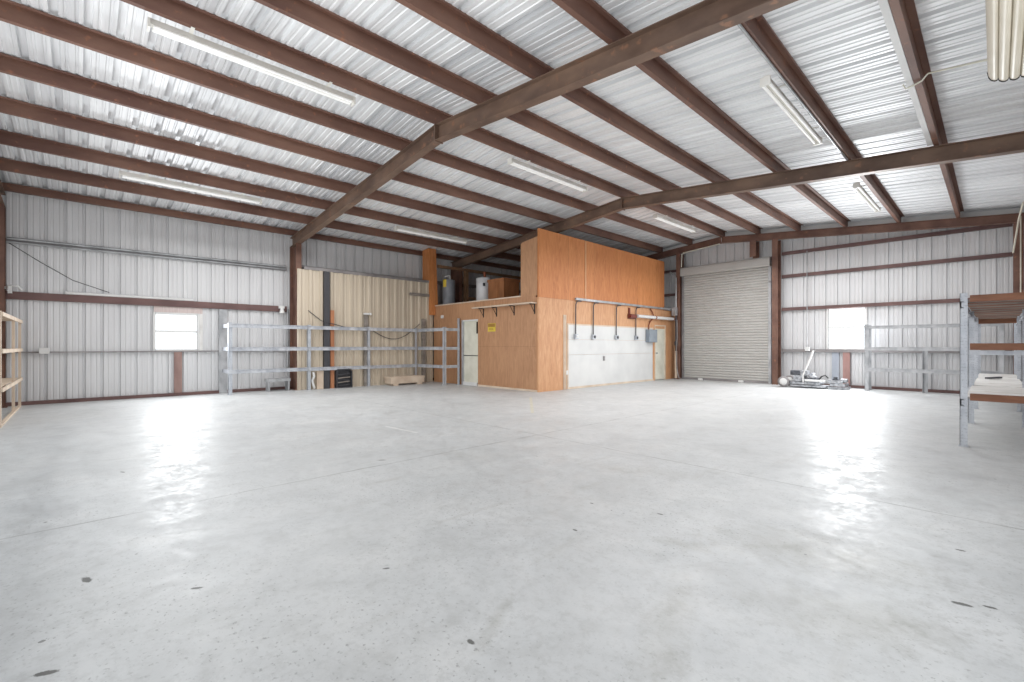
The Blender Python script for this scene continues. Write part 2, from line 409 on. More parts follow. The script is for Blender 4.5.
# ------------------------------------------------------------------ primary steel
def ibeam(mb,p,q,depth,w=.15,tf=.012,tw=.008,up=(0,0,1)):
    h=depth
    mb.bar(p,q,[(-w/2,0),(w/2,0),(w/2,tf),(tw/2,tf),(tw/2,h-tf),(w/2,h-tf),(w/2,h),(-w/2,h),(-w/2,h-tf),(-tw/2,h-tf),(-tw/2,tf),(-w/2,tf)],up)
PX=[(-12.55,'fifth purlin line left of the ridge'),(-11.3,'fourth purlin line left of the ridge'),(-10.09,'third purlin line left of the ridge'),(-8.87,'second purlin line left of the ridge'),(-7.68,'first purlin line left of the ridge'),
    (-6.52,'purlin line running along the ridge'),(-5.36,'first purlin line right of the ridge'),(-4.2,'second purlin line right of the ridge'),(-2.99,'third purlin line right of the ridge'),(-1.79,'fourth purlin line right of the ridge'),(-.63,'fifth purlin line right of the ridge')]
def frame(y,label,dep=.27,low=0,cols=True):
    t=thing('rigid_portal',label,'portal frame',(RX,y,0),'rigid steel frames spanning the hall')
    for a,b_,s in ((WL+.03,RX,1),(RX,WR-.03,-1)):
        m=MB(); ibeam(m,(a,y,rb(a)+low),(b_,y,rb(b_)+low),dep)
        m.build('rafter',M['rafter'],t)
    if not low:
        for x,_ in PX:
            k=MB(); k.box((x-.012,y-.07,rb(x)+.272),(x-.005,y+.07,pb(x)+.15)); k.build('purlin_clip',M['purlin'],t)
    m=MB(); m.box((RX-.012,y-.085,rb(RX)+low-.02),(RX+.012,y+.085,rb(RX)+low+dep)); m.build('splice_plate',M['rafter'],t)
    for x,s,cd in ((WL+.02,1,.52 if y>0 else .26),(WR-.02,-1,.26)):
        m=MB(); xin=x+s*cd
        m.box((x,y-.075,0.012),(x+s*.012,y+.075,rb(x)+low)); m.box((xin,y-.075,0.012),(xin-s*.012,y+.075,rb(xin)+low)); m.box((x+s*.012,y-.004,0.012),(xin-s*.012,y+.004,rb(x)+low))
        m.build('column',M['purlin'],t)
        m=MB(); m.box((x-s*.01,y-.11,0),(xin+s*.03,y+.11,.012)); m.build('base_plate',M['purlin'],t)
    return t
frame(4.478,'grey-brown steel frame nearest the camera, its rafters crossing the whole ceiling')
frame(10.13,'second steel frame, rising out of the plywood office and crossing to the right')
frame(-1.17,'steel frame in the near end wall, column at the left edge of the view')
t=thing('rigid_portal','brown steel frame of the far end wall, above the roll-up door','portal frame',(RX,16.25,0),'rigid steel frames spanning the hall')
for a,b_ in ((WL+.03,RX),(RX,WR-.03)):
    m=MB(); ibeam(m,(a,16.25,rb(a)+.06),(b_,16.25,rb(b_)+.06),.215); m.build('rafter',M['purlin'],t)
def endcol(x,wd,z0,parent,y0=16.25,y1=16.47,n='column'):
    zt=rb(x)+.06; m=MB(); m.box((x-wd/2,y0-.08,z0),(x+wd/2,y0-.068,zt)); m.box((x-wd/2,y1,z0),(x+wd/2,y1+.012,zt)); m.box((x-.004,y0-.068,z0),(x+.004,y1,zt))
    return m.build(n,M['purlin'],parent)
endcol(-4.86,.17,0,t); endcol(.37,.17,0,t); endcol(WL+.2,.17,0,t)
endcol(-8.12,.15,0,t)
endcol(-5.52,.2,4.18,t,n='hanger_post')

# purlins: Z sections, one line each
def zsec(h=.2,w=.065,t=.006,lip=.018):
    return [(-w,0),(t/2,0),(t/2,h-t),(w,h-t),(w,h-t-lip),(w+t,h-t-lip),(w+t,h),(-t/2,h),(-t/2,t),(-w+t,t),(-w+t,lip),(-w,lip)]
for x,lb in PX:
    m=MB(); m.bar((x,WN,pb(x)),(x,16.42,pb(x)),[(a,b_) for a,b_ in zsec()])
    tag(m.build('roof_purlin',M['purlin']),'rust-brown steel roof purlin, '+lb,'purlin','roof purlins')
m=MB(); m.bar((WL+.1,WN,rb(WL)+.345),(WL+.1,16.42,rb(WL)+.345),[(a*1.2,b_*.68) for a,b_ in zsec()]); tag(m.build('eave_strut',M['purlin']),'rust-brown steel eave strut along the top of the left wall','eave strut')
m=MB(); m.bar((WR-.12,WN,rb(WR)+.32),(WR-.12,16.42,rb(WR)+.32),zsec(.155)); tag(m.build('eave_strut',M['purlin']),'rust-brown steel eave strut along the top of the right wall','eave strut')
# girts
def girt(name,p,q,w,h,mat,label):
    m=MB(); m.beam(p,q,w,h); return tag(m.build('wall_girt',mat),label,'girt','wall girts')
girt('',(WL-.03,WN,2.29),(WL-.03,4.33,2.29),.07,.16,M['girt'],'brown steel girt on the left wall above the window, before the first column')
girt('',(WL-.03,WN,1.105),(WL-.03,4.33,1.105),.08,.03,M['girt_grey'],'thin grey girt on the left wall at window sill height')
girt('',(WL-.03,WN,3.43),(WL-.03,4.33,3.43),.06,.07,M['girt_grey'],'grey girt high on the left wall behind the conduits')
girt('',(WL-.03,4.62,3.55),(WL-.03,16.3,3.55),.12,.10,M['girt_grey'],'grey girt along the top of the beige panel section')
for z,nm in ((4.22,'brown steel girt highest on the far wall, just under the sloping rafter'),(3.48,'brown steel girt second from the top of the far wall'),(2.42,'brown steel girt on the far wall level with the window head'),(1.09,'brown steel girt on the far wall level with the window sill')):
    h=.09 if z<1.2 else .10
    girt('',(-4.77,WF-.01,z),(.28,WF-.01,z),.09,h,M['girt'] if z>1.2 else M['girt_grey'],nm)  # grey on the sill girt paints in the haze by the window
for z,nm in ((4.1,'upper short girt on the far wall left of the roll-up door'),(3.2,'lower short girt on the far wall left of the roll-up door')):
    girt('',(WL+.3,WF-.01,z),(-8.2,WF-.01,z),.1,.09,M['girt'],nm)

# timber studs below the windows
m=MB(); m.box((WL-.06,1.71,.076),(WL+.0,1.87,1.09)); tag(m.build('wall_stud',varied('pinkish brown stud',(136,108,102),(158,130,122),6,(1,1,.3),.7)),'brown upright stud under the left wall window','stud')
m=MB(); m.box((-3.14,WF-.03,.076),(-2.97,WF+.05,1.045)); tag(m.build('wall_stud',varied('reddish brown stud',(158,122,116),(178,142,136),6,(1,1,.3),.7)),'reddish upright stud under the far wall window','stud')
m=MB(); m.box((-3.42,WF+.0,.076),(-3.24,WF+.05,1.045)); tag(m.build('wall_stud',varied('bluish stud',(160,166,178),(178,184,194),6,(1,1,.3),.7)),'bluish grey upright strip under the far wall window, left of the reddish stud','stud')
m=MB(); m.box((WL-.06,2.66,0.0),(WL+.03,2.84,2.2)); tag(m.build('wall_post',M['galv_dull']),'pale grey jamb post on the left wall behind the first rack upright','post')

# beige liner between the first column and the office, furred in front of the wall
lw=MB(); XB=-13.41
corr(lw,'x',XB,1,4.42,OY-.02,0,3.40,4.78,(),FIN)
tag(lw.build('ribbed_partition',M['beige']),'beige ribbed metal panelling between the left column and the plywood office','wall panel')
m=MB(); m.box((WL-.02,4.60,3.40),(XB+.04,OY-.14,3.48)); tag(m.build('partition_cap',M['girt_grey']),'grey ledge capping the beige panels','ledge')
XB+=.04
m=MB(); m.box((XB,5.13,0),(XB+.08,5.29,3.39)); tag(m.build('liner_post',M['dark']),'dark steel post standing against the beige panels','post')
m=MB(); m.box((XB,5.32,0),(XB+.05,5.43,2.28)); tag(m.build('liner_board',varied('orange board',(160,104,72),(184,126,90),6,(1,1,.3),.7)),'orange-brown board beside the dark post on the beige panels','board')
m=MB(); m.box((XB,6.36,0),(XB+.06,6.48,2.2)); t=tag(m.build('outlet_riser',M['greywood']),'grey riser with a small white fitting on the beige panels','riser')
m=MB(); m.box((XB+.02,6.34,2.2),(XB+.1,6.50,2.25)); m.lathe((XB+.08,6.55,2.22),[(.03,-.03),(.04,0),(.03,.04)],12); m.build('fitting',M['white'],t)
m=MB(); m.box((XB,8.42,0),(XB+.08,8.54,2.15)); tag(m.build('liner_post',M['greywood']),'grey post on the beige panels next to the office','post')
m=MB(); m.beam((XB+.03,7.95,2.96),(XB+.03,8.7,2.96),.06,.09); tag(m.build('wall_bracket',M['greywood']),'short grey rail near the top of the beige panels, beside the office','bracket')
m=MB(); m.tube([(XB+.012+.1*(i>9),4.7+i*.04,2.24-.03*i) for i in range(10)]+[(XB+.095,5.14+.09*i,1.93-.02*i) for i in range(12)],.011,6); tag(m.build('slack_cable',M['dark']),'thin dark cable slanting across the left end of the beige panels','cable')
m=MB(); m.tube([(XB+.012,6.55+i*.18,1.78-.42*math.sin(PI*i/10)+.02*i) for i in range(11)],.011,6); tag(m.build('hanging_cable',M['dark']),'dark cable drooping in a loop across the beige panels','cable')

# left wall services
m=MB(); m.tube([(WL+.04,-1.08,3.455),(WL+.04,4.3,3.50)],.028,10); tag(m.build('conduit_run',M['conduit']),'upper of two grey conduits high on the left wall','conduit')
m=MB(); m.tube([(WL+.04,-1.08,3.38),(WL+.04,4.3,3.43)],.022,10); tag(m.build('conduit_run',M['conduit']),'lower of two grey conduits high on the left wall','conduit')
m=MB(); m.tube([(WL-.01,-.22,2.402),(WL-.01,2.1,2.402)],.032,10); tag(m.build('white_pole',M['white']),'long white pole lying along the brown girt above the left window','pole')
m=MB(); m.tube([(WL+.05,-1.05,3.36),(WL+.06,-.6,3.02),(WL+.06,-.1,2.68),(WL+.06,.5,2.46)],.009,6); tag(m.build('wall_cable',M['dark']),'thin dark cable slanting down the left wall to the white pole','cable')
m=MB(); m.box((WL+.0,-.62,1.07),(WL+.07,-.46,1.2)); tag(m.build('outlet_box',M['white'],bevel=.006),'small white box on the left wall above the sill girt','outlet box')
t=thing('wall_lamp','small white lamp on the left wall beside the column','lamp',(WL+.05,4.16,2.28))
m=MB(); m.box((WL+.01,4.1,2.3),(WL+.1,4.24,2.37)); m.build('bracket',M['white'],t)
m=MB(); m.lathe((WL+.1,4.17,2.16),[(.075,0),(.06,.06),(.04,.14)],16); m.build('shade',M['white'],t)
m=MB(); m.tube([(WL+.03,4.34,2.3),(WL+.03,4.34,.62)],.025,8); tag(m.build('downpipe',M['conduit']),'white conduit dropping down the left wall beside the column','conduit')
t=thing('pipe_clamp','small white clamp hooked on the girt at the left edge','clamp',(WL+.2,-1.0,2.37))
m=MB(); m.tube([(WL+.05,-1.12,2.42),(WL+.12,-1.05,2.47),(WL+.12,-.92,2.47),(WL+.06,-.86,2.40)],.022,8); m.build('hook',M['white'],t)
m=MB(); m.box((WL+.07,-1.06,2.32),(WL+.14,-1.0,2.47)); m.build('jaw',M['white'],t)

# ------------------------------------------------------------------ fluorescent fixtures
def strip_light(x,y0,label,ln=2.44,z=None):
    z=(pb(x)+.0 if z is None else z); t=thing('strip_light',label,'light fixture',(x,y0,z),'strip lights under the roof')
    m=MB(); m.bar((x,y0,z-.075),(x,y0+ln,z-.075),[(-.04,0),(.04,0),(.03,.07),(-.03,.07)]); m.build('housing',M['fixture'],t)
    for yy in (y0+.4,y0+ln-.4):
        m=MB(); m.box((x-.03,yy-.02,z-.0049),(x+.17,yy+.02,z)); m.build('mounting_strap',M['fixture'],t)
    for s in (-.038,.038):
        m=MB(); m.tube([(x+s,y0+.04,z-.10),(x+s,y0+ln-.04,z-.10)],.019,10); m.build('tube',M['tube'],t)
    for yy in (y0-.012,y0+ln-.012):
        m=MB(); m.box((x-.06,yy,z-.125),(x+.06,yy+.024,z-.02)); m.build('end_cap',M['fixture'],t)
    return t
strip_light(-6.70,.58,'white strip light beside the ridge purlin, upper left nearest the camera')
strip_light(-6.70,6.28,'white strip light beside the ridge purlin, in the middle bay')
strip_light(-6.70,11.97,'white strip light beside the ridge purlin, in the far bay before the roll-up door')
strip_light(-11.47,.56,'white strip light low over the left wall, in the near bay')
strip_light(-11.47,6.4,'white strip light low over the left wall, beyond the first frame')
strip_light(-1.97,6.2,'white strip light on the right slope, in front of the second frame')
strip_light(-1.97,11.6,'white strip light on the right slope, beyond the second frame')
# white raceway along the rightmost purlin
m=MB(); m.box((-.765,2.2,pb(-.63)+.004),(-.70,10.0,pb(-.63)+.05)); tag(m.build('cable_raceway',M['white']),'long white raceway along the rightmost visible roof purlin','raceway')
m=MB(); m.tube([(-.80,7.5,pb(-.63)+.03),(-.775,7.5,pb(-.63)-.03),(-.70,7.49,pb(-.63)-.022),(-.62,7.46,pb(-.63)-.010),(-.56,7.4,pb(-.63)+.03),(-.035,5.66,3.70)],.010,6); tag(m.build('cable_loop',M['white_dirty']),'thin cable looped under the rightmost roof purlin, running to the overhead light','cable')
m=MB(); m.tube([(-1.83,4.6,pb(-1.79)-.016),(-1.83,10.0,pb(-1.79)-.016)],.016,8); tag(m.build('conduit_run',M['conduit']),'conduit along the purlin that carries the right slope strip lights','conduit')
# fluted fixture hung close overhead at the right
HX0,HX1,HY0,HY1,HZ=-.05,.33,3.2,5.72,3.62
t=thing('wrap_light','large cream fluted light fixture hanging overhead at the top right corner','light fixture',((HX0+HX1)/2,HY1,HZ))
prof=[];N=73
for i in range(N):
    a=i/(N-1); u=HX0+(HX1-HX0)*a; e=math.sqrt(max(0,1-(2*a-1)**2)); lobe=abs(math.sin(a*PI*6.0))**.5
    prof.append((u,-.10*e**.8-.03*lobe*(.4+.6*e)))
m=MB(); k=len(prof)
ring=lambda y:[(u,y,HZ+z) for u,z in prof]+[(HX1,y,HZ+.05),(HX0,y,HZ+.05)]
va=ring(HY0)+ring(HY1); n=k+2
m.add(va,[(i,(i+1)%n,n+(i+1)%n,n+i) for i in range(n)]); m.add(ring(HY0),[tuple(range(n))]); m.add(ring(HY1),[tuple(reversed(range(n)))])
m.build('diffuser',M['cream'],t)
m=MB(); m.tube([(u,HY1+.004,HZ+z-.003) for u,z in prof[::2]],.006,6); m.build('end_rim',M['black'],t)
for y in (HY0+.4,HY1-.4):
    m=MB(); m.tube([(.14,y,HZ+.04),(.14,y,rf(.14)-.01)],.006,6); m.build('hanger_rod',M['conduit'],t)

# ------------------------------------------------------------------ plywood office with store above
t=thing('plywood_office','orange plywood office with an open storage loft above','office',(OX,OY,0))
TH=.11; MZ=2.50
def front_panel():
    m=MB(); y0,y1=OY,OY+TH; X0=-13.38
    dx0,dx1,dz=-11.78,-10.97,2.04
    m.box((X0,y0,0),(dx0,y1,2.04)); m.box((dx1,y0,0),(OX-.111,y1,2.04)); m.box((X0,y0,2.04),(OX-.111,y1,2.60)); return m
front_panel().build('front_wall',M['ply_front'],t)
m=MB(); P0,P1=OY-.20,OY+.10
m.add([(-13.79,P0,2.3),(-13.28,P0,2.3),(-13.28,P0,2.62),(-13.40,P0,4.7),(-13.79,P0,4.6),(-13.79,P1,2.3),(-13.28,P1,2.3),(-13.28,P1,2.62),(-13.40,P1,4.7),(-13.79,P1,4.6)],
              [(0,1,2,3,4),(9,8,7,6,5),(0,5,6,1),(1,6,7,2),(2,7,8,3),(3,8,9,4),(4,9,5,0)])
# keep the pillar just under the sheets
for i,v in enumerate(m.v):
    if v[2]>4: m.v[i]=(v[0],v[1],rf(v[0])-.01)
m.build('loft_pillar',M['ply_up'],t)
m=MB(); m.add([(-9.08,OY-.01,2.60),(OX-.05,OY-.01,2.60),(OX-.05,OY-.01,4.18),(-9.03,OY-.01,4.10),(-9.08,OY-.01,4.06),
               (-9.08,OY+.09,2.60),(OX-.05,OY+.09,2.60),(OX-.05,OY+.09,4.18),(-9.03,OY+.09,4.10),(-9.08,OY+.09,4.06)],
              [(0,1,2,3,4),(9,8,7,6,5),(0,5,6,1),(1,6,7,2),(2,7,8,3),(3,8,9,4),(4,9,5,0)])
m.build('loft_return',M['ply_front'],t)
m=MB(); m.box((-13.3,OY-.03,2.60),(-9.08,OY+.13,2.635)); m.build('loft_sill',M['lumber'],t,label='pale timber sill of the loft opening')
# side wall: panels around the white bay and the white door
SX0=OX-TH
m=MB(); m.box((SX0,OY,0),(OX,10.10,2.552)); m.box((SX0,10.10,1.86),(OX,16.56,2.55)); m.box((SX0,14.86,0),(OX,14.97,1.86)); m.box((SX0,15.74,0),(OX,16.56,1.86)); m.box((SX0,10.10,0),(OX-.05,14.86,1.86))
m.build('side_wall',M['ply_side'],t)
m=MB()
m.add([(OX-.03,OY-.02,2.552),(OX+.015,OY-.02,2.552),(OX+.015,15.64,2.552),(OX-.03,15.64,2.552),(OX-.03,OY-.02,4.385),(OX+.015,OY-.02,4.385),(OX+.015,15.64,4.33),(OX-.03,15.64,4.33)],
      [(0,3,2,1),(4,5,6,7),(0,1,5,4),(1,2,6,5),(2,3,7,6),(3,0,4,7)])
m.build('loft_side_wall',M['ply_up'],t)
m=MB(); m.box((OX-.035,OY-.022,0),(OX+.012,OY-.002,2.55)); m.build('corner_trim',M['ply_side'],t)
m=MB(); m.box((OX+.016,10.9,2.6),(OX+.03,10.96,4.36)); m.build('seam_batten',M['ply_side'],t)
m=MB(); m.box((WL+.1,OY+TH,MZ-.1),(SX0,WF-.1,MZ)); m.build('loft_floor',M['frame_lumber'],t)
m=MB(); m.box((OX-.02,10.15,.06),(OX+.012,14.82,.98)); m.box((OX-.02,10.15,.985),(OX+.012,14.82,1.42)); m.box((OX-.02,10.15,1.425),(OX+.012,14.82,1.84)); wp=m.build('white_panel',M['panel'],t,label='wide white panelled bay on the right face')
m=MB(); m.box((OX+.012,11.82,.78),(OX+.035,11.90,.92)); m.build('latch',M['girt_grey'],wp)
m=MB(); m.box((OX-.01,10.10,0),(OX+.018,10.15,1.88)); m.box((OX-.01,10.15,1.84),(OX+.018,14.86,1.88)); m.box((OX-.01,10.15,.0),(OX+.018,14.86,.06)); m.build('panel_trim',M['lumber'],t)
m=MB(); m.box((OX,9.93,0),(OX+.025,9.97,2.12)); m.box((OX,10.0,0),(OX+.025,10.045,2.12)); m.build('batten',M['lumber'],t)
d=MB(); d.box((OX-.06,15.0,.02),(OX-.01,15.71,1.95)); dr=d.build('side_door',M['white_dirty'],t,label='narrow cream door at the far end of the right face')
m=MB(); m.lathe((OX-.01,15.08,.98),[(.012,0),(.012,.03),(.03,.035),(.03,.06),(.015,.07)],14,'x'); m.build('knob',M['conduit'],dr)
m=MB(); m.box((OX-.02,14.965,0),(OX+.018,15.0,1.99)); m.box((OX-.02,15.71,0),(OX+.018,15.745,1.99)); m.box((OX-.02,15.0,1.95),(OX+.018,15.71,1.99)); m.build('door_trim',M['lumber'],t)
# front doorway: cream split door standing in it
d=MB(); d.box((-11.70,OY+.03,.10),(-11.0,OY+.075,.92)); d.box((-11.70,OY+.03,.945),(-11.0,OY+.075,2.02)); dr=d.build('front_door',M['white_dirty'],t,label='cream two-leaf stable door on the left face')
m=MB(); m.box((-11.70,OY+.02,.922),(-11.0,OY+.03,.943)); m.build('middle_rail',M['black'],dr)
m=MB(); m.box((-11.05,OY+.0,1.62),(-11.01,OY+.03,1.98)); m.build('hinge',M['black'],dr)
m=MB(); m.box((-11.78,OY-.02,0),(-11.70,OY+.1,2.06)); m.build('door_jamb',M['galv_dull'],t)
m=MB(); m.box((-11.70,OY-.02,2.02),(-10.96,OY+.02,2.06)); m.build('door_head',M['white'],t)
m=MB(); m.box((-11.70,OY-.02,.0),(-11.0,OY+.1,.10)); m.build('threshold',M['white'],t)

m=MB(); m.box((-10.95,OY-.018,0),(OX-.04,OY-.002,.05)); m.build('skirting',M['lumber'],t)
# hinged shelf on brackets over the sign
t=thing('wall_shelf','pale wooden wall shelf on black brackets above the yellow sign','shelf',(-9.73,OY,2.36))
m=MB(); m.box((-11.01,OY-.22,2.375),(-8.47,OY-.004,2.41)); m.build('board',M['lumber'],t)
for x in (-10.7,-10.1,-9.35,-8.55):
    m=MB(); m.box((x-.018,OY-.01,2.10),(x+.018,OY-.001,2.374)); m.box((x-.018,OY-.2,2.355),(x+.018,OY-.01,2.374)); m.beam((x,OY-.012,2.14),(x,OY-.16,2.355),.012,.012); m.build('bracket',M['black'],t)
# yellow sign
t=thing('warning_sign','small yellow sign on the tan plywood beside the cream door','sign',(-10.3,OY,1.68))
m=MB(); m.box((-10.49,OY-.008,1.665),(-10.15,OY-.001,1.91)); m.build('plate',M['yellow'],t)
m=MB(); m.box((-10.48,OY-.010,1.80),(-10.17,OY-.0085,1.90)); m.build('heading_band',M['ochre'],t)
m=MB()
for i,(a,b_) in enumerate(((-10.44,-10.26),(-10.45,-10.24))): m.box((a,OY-.010,1.755-.035*i),(b_,OY-.0085,1.768-.035*i))
m.build('lettering',M['ochre'],t)
m=MB(); m.box((-12.9,OY-.05,2.17),(-12.78,OY-.001,2.27)); tag(m.build('outlet_box',M['white'],bevel=.006),'small white box on the orange plywood behind the corner of the rack','outlet box')
m=MB(); m.box((OX+.001,10.04,.42),(OX+.03,10.12,.54)); tag(m.build('wall_outlet',M['white'],bevel=.006),'small white outlet low on the plywood left of the white panel','outlet')

# raceway and drops on the right face
m=MB(); m.box((OX+.016,10.43,2.565),(OX+.075,16.5,2.63)); tag(m.build('cable_raceway',M['conduit']),'grey raceway running along the plywood above the white panel','raceway')
for i,(y,nm) in enumerate(((10.44,'leftmost'),(11.28,'second from the left'),(12.5,'third from the left'),(13.66,'rightmost'))):
    t=thing('conduit_drop','grey conduit drop over the white panel, '+nm,'conduit',(OX,y,1.5),'conduit drops over the white panel')
    m=MB(); x=OX+.045
    m.tube([(x,y+.26,2.547),(x,y+.14,2.545),(x,y+.05,2.52),(x,y+.01,2.44),(x,y,2.2),(x,y,1.58)],.016,8); m.build('pipe',M['dark'],t)
    m=MB(); m.box((OX+.016,y-.06,1.44),(OX+.10,y+.06,1.579)); bx=m.build('outlet_box',M['galv'],t,bevel=.006)
    m=MB(); m.lathe((OX+.10,y,1.51),[(.045,0),(.045,.015),(.02,.02)],14,'x'); m.build('receptacle',M['dark'] if i!=0 else M['white'],bx)
t=thing('breaker_box','grey electrical box with a bent conduit beside the cream side door','electrical box',(OX,14.62,1.36))
m=MB(); m.box((OX+.016,14.33,1.36),(OX+.16,14.88,1.81)); bx=m.build('enclosure',varied('blue grey enamel',(120,130,140),(142,151,160),3,rough=.45),t,bevel=.01)
m=MB(); m.box((OX+.16,14.36,1.39),(OX+.168,14.85,1.78)); m.build('cover',varied('blue grey enamel cover',(132,141,150),(150,159,167),3,rough=.45),bx)
m=MB(); m.tube([(OX+.045,14.5,1.812),(OX+.045,14.5,1.95),(OX+.045,14.58,2.08),(OX+.045,14.74,2.18),(OX+.045,14.82,2.3),(OX+.045,14.74,2.44),(OX+.045,14.6,2.54)],.02,8); m.build('conduit',M['copper'],t)
t=thing('white_pipe','long white pipe on red brackets above the cream side door','pipe',(OX,15,2.2))
m=MB(); m.tube([(OX+.13,13.62,2.24),(OX+.13,16.4,2.235)],.055,12); m.build('pipe',M['white'],t)
m=MB(); m.box((OX+.016,13.2,2.14),(OX+.05,13.6,2.30)); m.box((OX+.05,13.24,2.18),(OX+.13,13.6,2.27)); m.box((OX+.016,13.25,2.14),(OX+.05,13.32,2.5)); m.build('end_bracket',M['red'],t)
for y in (14.8,16.1):
    m=MB(); m.lathe((OX+.13,y-.03,2.238),[(.058,0),(.064,.0),(.064,.06),(.058,.06)],14,'y'); m.box((OX+.016,y-.02,2.2),(OX+.09,y+.02,2.27)); m.build('clamp',M['copper'],t)

# loft contents
def tank(name,label,x,y,r,h,mat,extras):
    t=thing(name,label,'water heater',(x,y,MZ)); m=MB()
    m.lathe((x,y,MZ),[(r*.9,0),(r,.03),(r,h-.04),(r*.96,h-.015),(r*.8,h),(.04,h+.012)],32); m.build('tank',mat,t); extras(t); return t
def ex1(t):
    x,y,z=t.location; m=MB(); m.tube([(x+.07,y,z+1.05),(x+.07,y,z+1.19),(x+.02,y,z+1.21),(x-.2,y-.05,z+1.17)],.022,8); m.build('pipe',M['white'],t)
    m=MB()
    vs=[];a0=-1.75
    for i in range(7):
        a=a0+.12*i
        for zz in (.78,1.04): vs.append((x+.223*math.cos(a),y+.223*math.sin(a),z+zz))
    m.add(vs,[(2*i,2*i+2,2*i+3,2*i+1) for i in range(6)]); m.build('energy_label',M['yellow'],t)
def tank(name,label,x,y,r,h,mat,extras):
    t=thing(name,label,'water heater',(x,y,MZ)); m=MB()
    m.lathe((x,y,MZ),[(r*.9,0),(r,.03),(r,h-.04),(r*.96,h-.015),(r*.8,h),(.04,h+.012)],32); m.build('tank',mat,t); extras(t); return t
tank('water_heater','slim grey water heater with a yellow tag in the loft',-13.18,9.42,.22,1.05,M['tankgrey'],ex1)
def ex2(t):
    x,y,z=t.location; m=MB(); m.tube([(x+.05,y,z+1.02),(x+.05,y,z+1.22)],.045,10); m.build('flue',M['copper'],t)
    m=MB(); m.box((x+.19,y-.2,z+.72),(x+.24,y-.14,z+.82)); m.build('thermostat',M['dark'],t)
tank('water_heater','white water heater with a rusty flue in the loft',-11.85,9.9,.255,1.02,M['tankwhite'],ex2)
t=thing('wooden_crate','brown wooden crate in the loft beside the white water heater','crate',(-10.9,9.95,MZ))
m=MB(); m.box((-11.3,9.62,MZ),(-10.55,10.3,MZ+.83)); m.build('body',M['cardboard'],t,bevel=.008)
m=MB(); m.box((-11.32,9.60,MZ+.78),(-10.53,10.32,MZ+.87)); m.box((-10.87,9.612,MZ),(-10.81,9.62,MZ+.78)); m.build('lid',M['cardboard'],t)
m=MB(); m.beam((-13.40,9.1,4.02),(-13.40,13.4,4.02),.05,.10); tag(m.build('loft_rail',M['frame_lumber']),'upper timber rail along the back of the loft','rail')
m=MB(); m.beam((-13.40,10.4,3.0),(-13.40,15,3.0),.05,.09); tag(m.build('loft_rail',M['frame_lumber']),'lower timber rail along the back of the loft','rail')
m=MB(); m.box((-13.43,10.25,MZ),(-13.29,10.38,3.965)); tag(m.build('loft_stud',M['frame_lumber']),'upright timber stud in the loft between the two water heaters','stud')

# ------------------------------------------------------------------ roll-up door
t=struct(MB().box((DX0-.06,16.40,DZ-.1),(DX1+.02,16.46,DZ+.02)).build('door_1',M['dark']))
m=MB(); vs=[];fs=[]; z=.06; i=0
while z<DZ+.05:
    for dz,dy in ((0,0),(.006,.016),(.030,.030),(.058,.030),(.082,.016),(.0885,.0)):
        vs+= [(DX0,16.42-dy,z+dz),(DX1,16.42-dy,z+dz)]
    z+=.09
n=len(vs)//2
fs=[(2*j,2*j+1,2*j+3,2*j+2) for j in range(n-1)]
m.add(vs,fs); m.build('curtain',M['rolldoor'],t)
m=MB(); m.box((DX0,16.37,0.0),(DX1,16.43,.07)); m.build('bottom_bar',M['girt_grey'],t)
m=MB(); N=14; pr=[]
for j in range(N+1):
    a=PI*.5*j/N; pr.append((16.215+.2*(1-math.cos(a))*0.35,0))
pr=[(16.44,3.83),(16.235,3.83),(16.215,3.86),(16.215,4.03),(16.235,4.10),(16.28,4.14),(16.44,4.14)]
k=len(pr); m.add([(DX0-.08,a,b_) for a,b_ in pr]+[(DX1+.05,a,b_) for a,b_ in pr],[(j,(j+1)%k,k+(j+1)%k,k+j) for j in range(k)]+[tuple(range(k)),tuple(range(2*k-1,k-1,-1))])
m.build('hood',M['rolldoor'],t)
for x0,x1 in ((DX0-.05,DX0+.03),(DX1-.03,DX1+.05)):
    m=MB(); m.box((x0,16.36,0),(x1,16.45,3.83)); m.build('guide_rail',M['galv_dull'] if x0>-7 else M['girt_grey'],t)
for x in (-7.35,-5.95):
    m=MB(); m.box((x-.08,16.31,0),(x+.08,16.37,.07)); m.build('bottom_latch',M['white'],t)
m=MB(); m.box((DX1-.02,16.30,3.9),(DX1+.06,16.36,4.1)); m.box((DX1+.0,16.30,3.3),(DX1+.05,16.34,3.36)); m.build('bracket',M['girt_grey'],t)
# services left of the roll door
m=MB(); m.tube([(-8.165,16.1,2.65),(-8.165,16.1,3.75),(-8.24,16.1,3.9),(-8.4,16.1,4.0)],.03,8); tag(m.build('conduit_run',M['conduit']),'vertical grey conduit rising beside the roll-up door','conduit')
m=MB(); m.box((-8.30,16.02,2.36),(-8.12,16.15,2.66)); tag(m.build('junction_box',M['conduit'],bevel=.01),'grey junction box at the office corner beside the roll-up door','junction box')
m=MB(); m.tube([(-8.165,16.1,.04),(-8.165,16.1,1.05)],.045,10); tag(m.build('downpipe',M['lumber']),'short pale pipe standing at the foot of the wall left of the roll-up door','pipe')
m=MB(); m.tube([(-8.165,16.1,1.05),(-8.165,16.1,2.36)],.03,8); m.lathe((-8.165,16.1,1.25),[(.05,0),(.06,.04),(.06,.12),(.05,.16)],12); tag(m.build('conduit_run',M['dark']),'dark pipe with a valve below the junction box','pipe')
m=MB(); m.tube([(-8.10,16.05,2.2),(-8.09,16.05,1.6),(-8.13,16.05,1.0),(-8.10,16.05,.4),(-8.04,16.04,.12),(-8.0,16.02,.06),(-7.9,16.0,.03)],.018,6); tag(m.build('door_chain',M['girt_grey']),'hanging chain at the left side of the roll-up door','chain')
